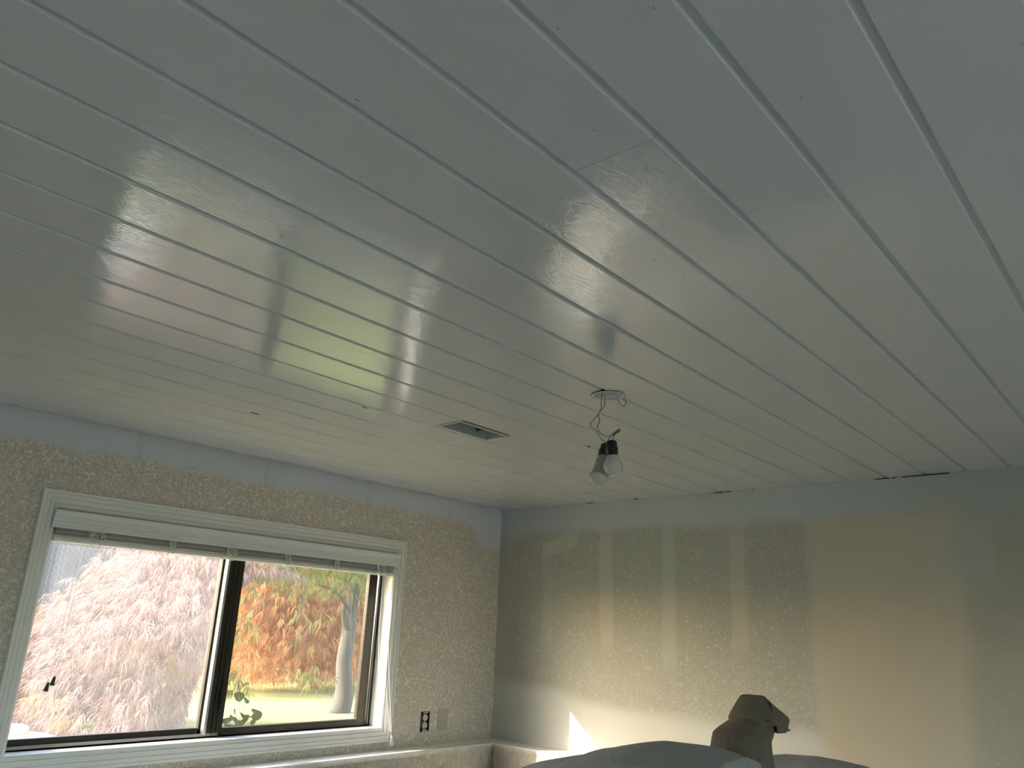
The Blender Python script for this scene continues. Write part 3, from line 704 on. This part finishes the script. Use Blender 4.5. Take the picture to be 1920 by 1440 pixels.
# grey trunked tree with olive sprays
tk = [P(640, 1350, y=5.8), P(645, 1300, y=5.8), P(645, 1240, y=5.8), P(653, 1190, y=5.8), P(658, 1150, y=5.8), P(668, 1080, y=5.8), P(676, 990, y=5.8)]
tk[0].z = GZ - .02
g0 = tk[0]; tr2 = empty('grey_trunk_tree', (g0.x, g0.y, GZ)); tag(tr2, 'slim tree with smooth grey trunk and drooping olive leaves outside the right pane', 'tree')
tk = [Vector((tk[1].x - .03, 5.8, GZ - .02))] + tk[1:]
part(MB().tube(bez(tk, 6), [.098, .094, .09, .088, .086, .084, .082, .078, .074, .071, .069, .068, .067] + [.066 - .0009 * i for i in range(24)], 14), 'trunk', BARK, tr2, True)
br = MB()
s0 = P(655, 1180, y=5.8); br.tube(bez([s0, P(648, 1160, y=5.74), P(645, 1140, y=5.7)], 4), [.05, .048, .046, .044, .04, .036, .03, .026, .022], 9)
for a, b, c_ in [((668, 1100), (600, 1060), (520, 1075)), ((672, 1050), (600, 1010), (480, 1060)), ((670, 1080), (690, 1050), (720, 1075)), ((660, 1150), (630, 1110), (590, 1095))]:
    br.tube(bez([P(*a, y=5.8), P(*b, y=5.6), P(*c_, y=5.5)], 5), [.022 - .0018 * i for i in range(11)], 6)
part(br, 'branch', BARK, tr2, True)
cl = []
def cloud(px0, px1, py0, py1, y0, y1, n, seed):
    g = np.random.default_rng(seed); o = []
    for _ in range(n): yv = g.uniform(y0, y1); o.append(P(g.uniform(px0, px1), g.uniform(py0, py1), y=yv))
    return np.array([tuple(p) for p in o])
cl = np.concatenate([cloud(440, 700, 1000, 1080, 5.2, 6.3, 800, 3), cloud(520, 700, 1070, 1110, 5.2, 6.3, 110, 4), cloud(430, 480, 1090, 1200, 5.3, 5.9, 26, 5), cloud(560, 625, 1245, 1285, 5.2, 5.6, 16, 6), cloud(425, 470, 1250, 1300, 5.4, 6.2, 24, 7), cloud(540, 610, 1120, 1220, 5.4, 6.0, 12, 8)])
leaves('foliage', cl, np.array([-.3, 0, -1.]) + rng.normal(size=cl.shape) * .45, .115, .0042, 6, .7, L_GREEN, tr2, 5)

# orange maple behind
c3 = (5.75, 7.9, 2.1)
tr3 = empty('orange_maple', (c3[0], c3[1], GZ)); tag(tr3, 'large glowing orange maple behind the grey trunk, seen through the right pane', 'tree')
pts = shell(19000, c3, (2.2, .85, 1.6), lambda p: GZ + .10 + 0 * p[:, 0], .3, 4)
leaves('foliage', pts, weep(pts, c3, rng, .3, .45), .125, .0042, 5, .65, L_ORANGE, tr3, 6)
tb = MB()
tb.tube(bez([(5.9, 8.1, GZ - .02), (5.8, 8.1, 1.5), (6.0, 8.0, 2.3), (5.85, 7.9, 3.0)], 5), [.10 - .005 * i for i in range(16)], 8)
for _ in range(46):
    e = Vector((random.uniform(4.1, 7.3), random.uniform(7.1, 7.6), random.uniform(1.3, 2.3))); s0 = Vector((5.8 + random.uniform(-.4, .4), 7.9, random.uniform(1.7, 2.7)))
    tb.tube(bez([s0, s0.lerp(e, .5) + Vector((0, -.1, .25)), e], 5), [.014 - .001 * i for i in range(11)], 5)
part(tb, 'trunk', TWIG, tr3)

# small round leaved shoots under the window
sd = P(447, 1372, y=4.2); sh = empty('leafy_seedling', (sd.x, sd.y, GZ)); tag(sh, 'small seedling with round dark green leaves at the foot of the right pane', 'plant')
stm = MB()
tips = [(448, 1305), (462, 1313), (458, 1343), (435, 1345), (470, 1344), (482, 1342), (480, 1334), (440, 1333), (445, 1352), (425, 1350), (475, 1352), (430, 1362), (446, 1358), (456, 1352)]
for i, (px, py) in enumerate(tips):
    c0 = P(px, py, y=4.2 + random.uniform(-.08, .08)); 
    u = Vector((random.uniform(-1, 1), random.uniform(-.3, .3), random.uniform(-.3, .5))).normalized(); w_ = u.cross(Vector((.3, -1, .3))).normalized()
    r1 = random.uniform(.026, .036) * (1.25 if i in (0, 4) else 1); r2 = r1 * (.75 if i in (0, 4, 5) else .45)
    ring = [c0 + u * r1 * math.cos(a) * (1.15 if math.cos(a) > .9 else 1) + w_ * r2 * math.sin(a) + Vector((0, 0, .004 * math.cos(2 * a))) for a in [2 * math.pi * k_ / 14 for k_ in range(14)]]
    m_ = MB(); m_.add(ring + [c0 + Vector((0, .002, -.003))], [(k_, (k_ + 1) % 14, 14) for k_ in range(14)]); part(m_, 'leaf', L_DARK, sh)
    stm.tube(bez([(sd.x + random.uniform(-.01, .01), sd.y, GZ - .01), (sd.x, sd.y, (GZ + c0.z) / 2 + .02), c0], 5), .0016, 5)
part(stm, 'stem', TWIG, sh)

# fence of privacy slats in chain link
FY = 11.0; fx0, fx1 = 2.6, 8.6
fe = empty('slatted_fence', ((fx0 + fx1) / 2, FY, GZ)); tag(fe, 'dark grey chain link fence with upright privacy slats behind the pink maple', 'fence')
sm_ = None; i = 0; x_ = fx0
while x_ < fx1:
    gap = .055 if (3.55 < x_ < 4.02 or 4.12 < x_ < 4.22 or 4.45 < x_ < 4.80) else .048
    if sm_ is None:
        o = MB().box(-.0225, .0225, -.004, .004, 0, 1.95).build('slat', SLATM, fe); sm_ = o
    else: o = sm_.copy(); C.objects.link(o); o.parent = fe
    o.location = (x_ - fe.location.x, 0, .03); x_ += gap
    if gap < .05: o.scale = (1.08, 1, 1)
wm = MB()
k_ = fx0 - 2.0
while k_ < fx1:
    for s in (1, -1):
        a = Vector((k_ if s > 0 else k_ + 2.0, FY - .012 * (1 if s > 0 else 1.4), GZ + .03)); b = a + Vector((2.0 * s, 0, 1.95))
        # clip to the fence
        pa, pb = a, b
        if min(a.x, b.x) < fx0: 
            tcl = (fx0 - a.x) / (b.x - a.x); cpt = a.lerp(b, tcl); pa, pb = (cpt, b) if a.x < fx0 else (a, cpt)
        if max(pa.x, pb.x) > fx1 + .01: continue
        wm.tube([pa, pb], .002, 3)
    k_ += .085
part(wm, 'chain_link', WIREM, fe)['kind'] = 'stuff'
part(MB().tube([(fx0, FY - .03, GZ + 1.99), (fx1, FY - .03, GZ + 1.99)], .022, 10), 'top_rail', WIREM, fe)
for px_ in (fx0, 5.6, fx1): part(MB().tube([(px_, FY + .04, GZ - .02), (px_, FY + .04, GZ + 2.03)], .03, 10), 'post', WIREM, fe)

# pale rounded cover with a raised cap, just outside at the left
pc = P(8, 1402, y=4.45)
cv = empty('rounded_cover', (pc.x, 4.45, GZ)); tag(cv, 'pale rounded outdoor cover with a raised grey cap at the corner of the left pane', 'cover')
tz = P(60, 1372, y=4.45).z
part(MB().lathe((pc.x, 4.45, GZ), (0, 0, 1), [(0, .34), (.03, .345), (tz - GZ - .10, .32), (tz - GZ - .04, .27), (tz - GZ - .012, .18), (tz - GZ, .10), (tz - GZ, .0)], 40), 'lid', COVER, cv, True)
part(MB().lathe((pc.x + .01, 4.45, tz - .005), (0, 0, 1), [(0, .080), (.028, .078), (.036, .070), (.036, .058), (.042, .052), (.042, 0)], 32), 'cap', CAPM, cv, True)
# clipped hedge far behind
hg = empty('hedge', (9, 15, GZ)); tag(hg, 'dark green hedge beyond the fence and the orange maple', 'hedge')
g = np.random.default_rng(12); n_ = 9000
pts = np.stack([g.uniform(2, 20, n_), g.uniform(14.5, 15.5, n_), GZ + g.uniform(0, 1, n_) ** .7 * 2.9], 1)
leaves('foliage', pts, g.normal(size=pts.shape) + np.array([0, -.2, -.3]), .22, .045, 2, .8, L_HEDGE, hg, 9)
part(MB().box(2, 20, 14.9, 15.3, GZ, GZ + 2.6), 'core', simple('hedge_core', (.03, .04, .015), .9), hg)
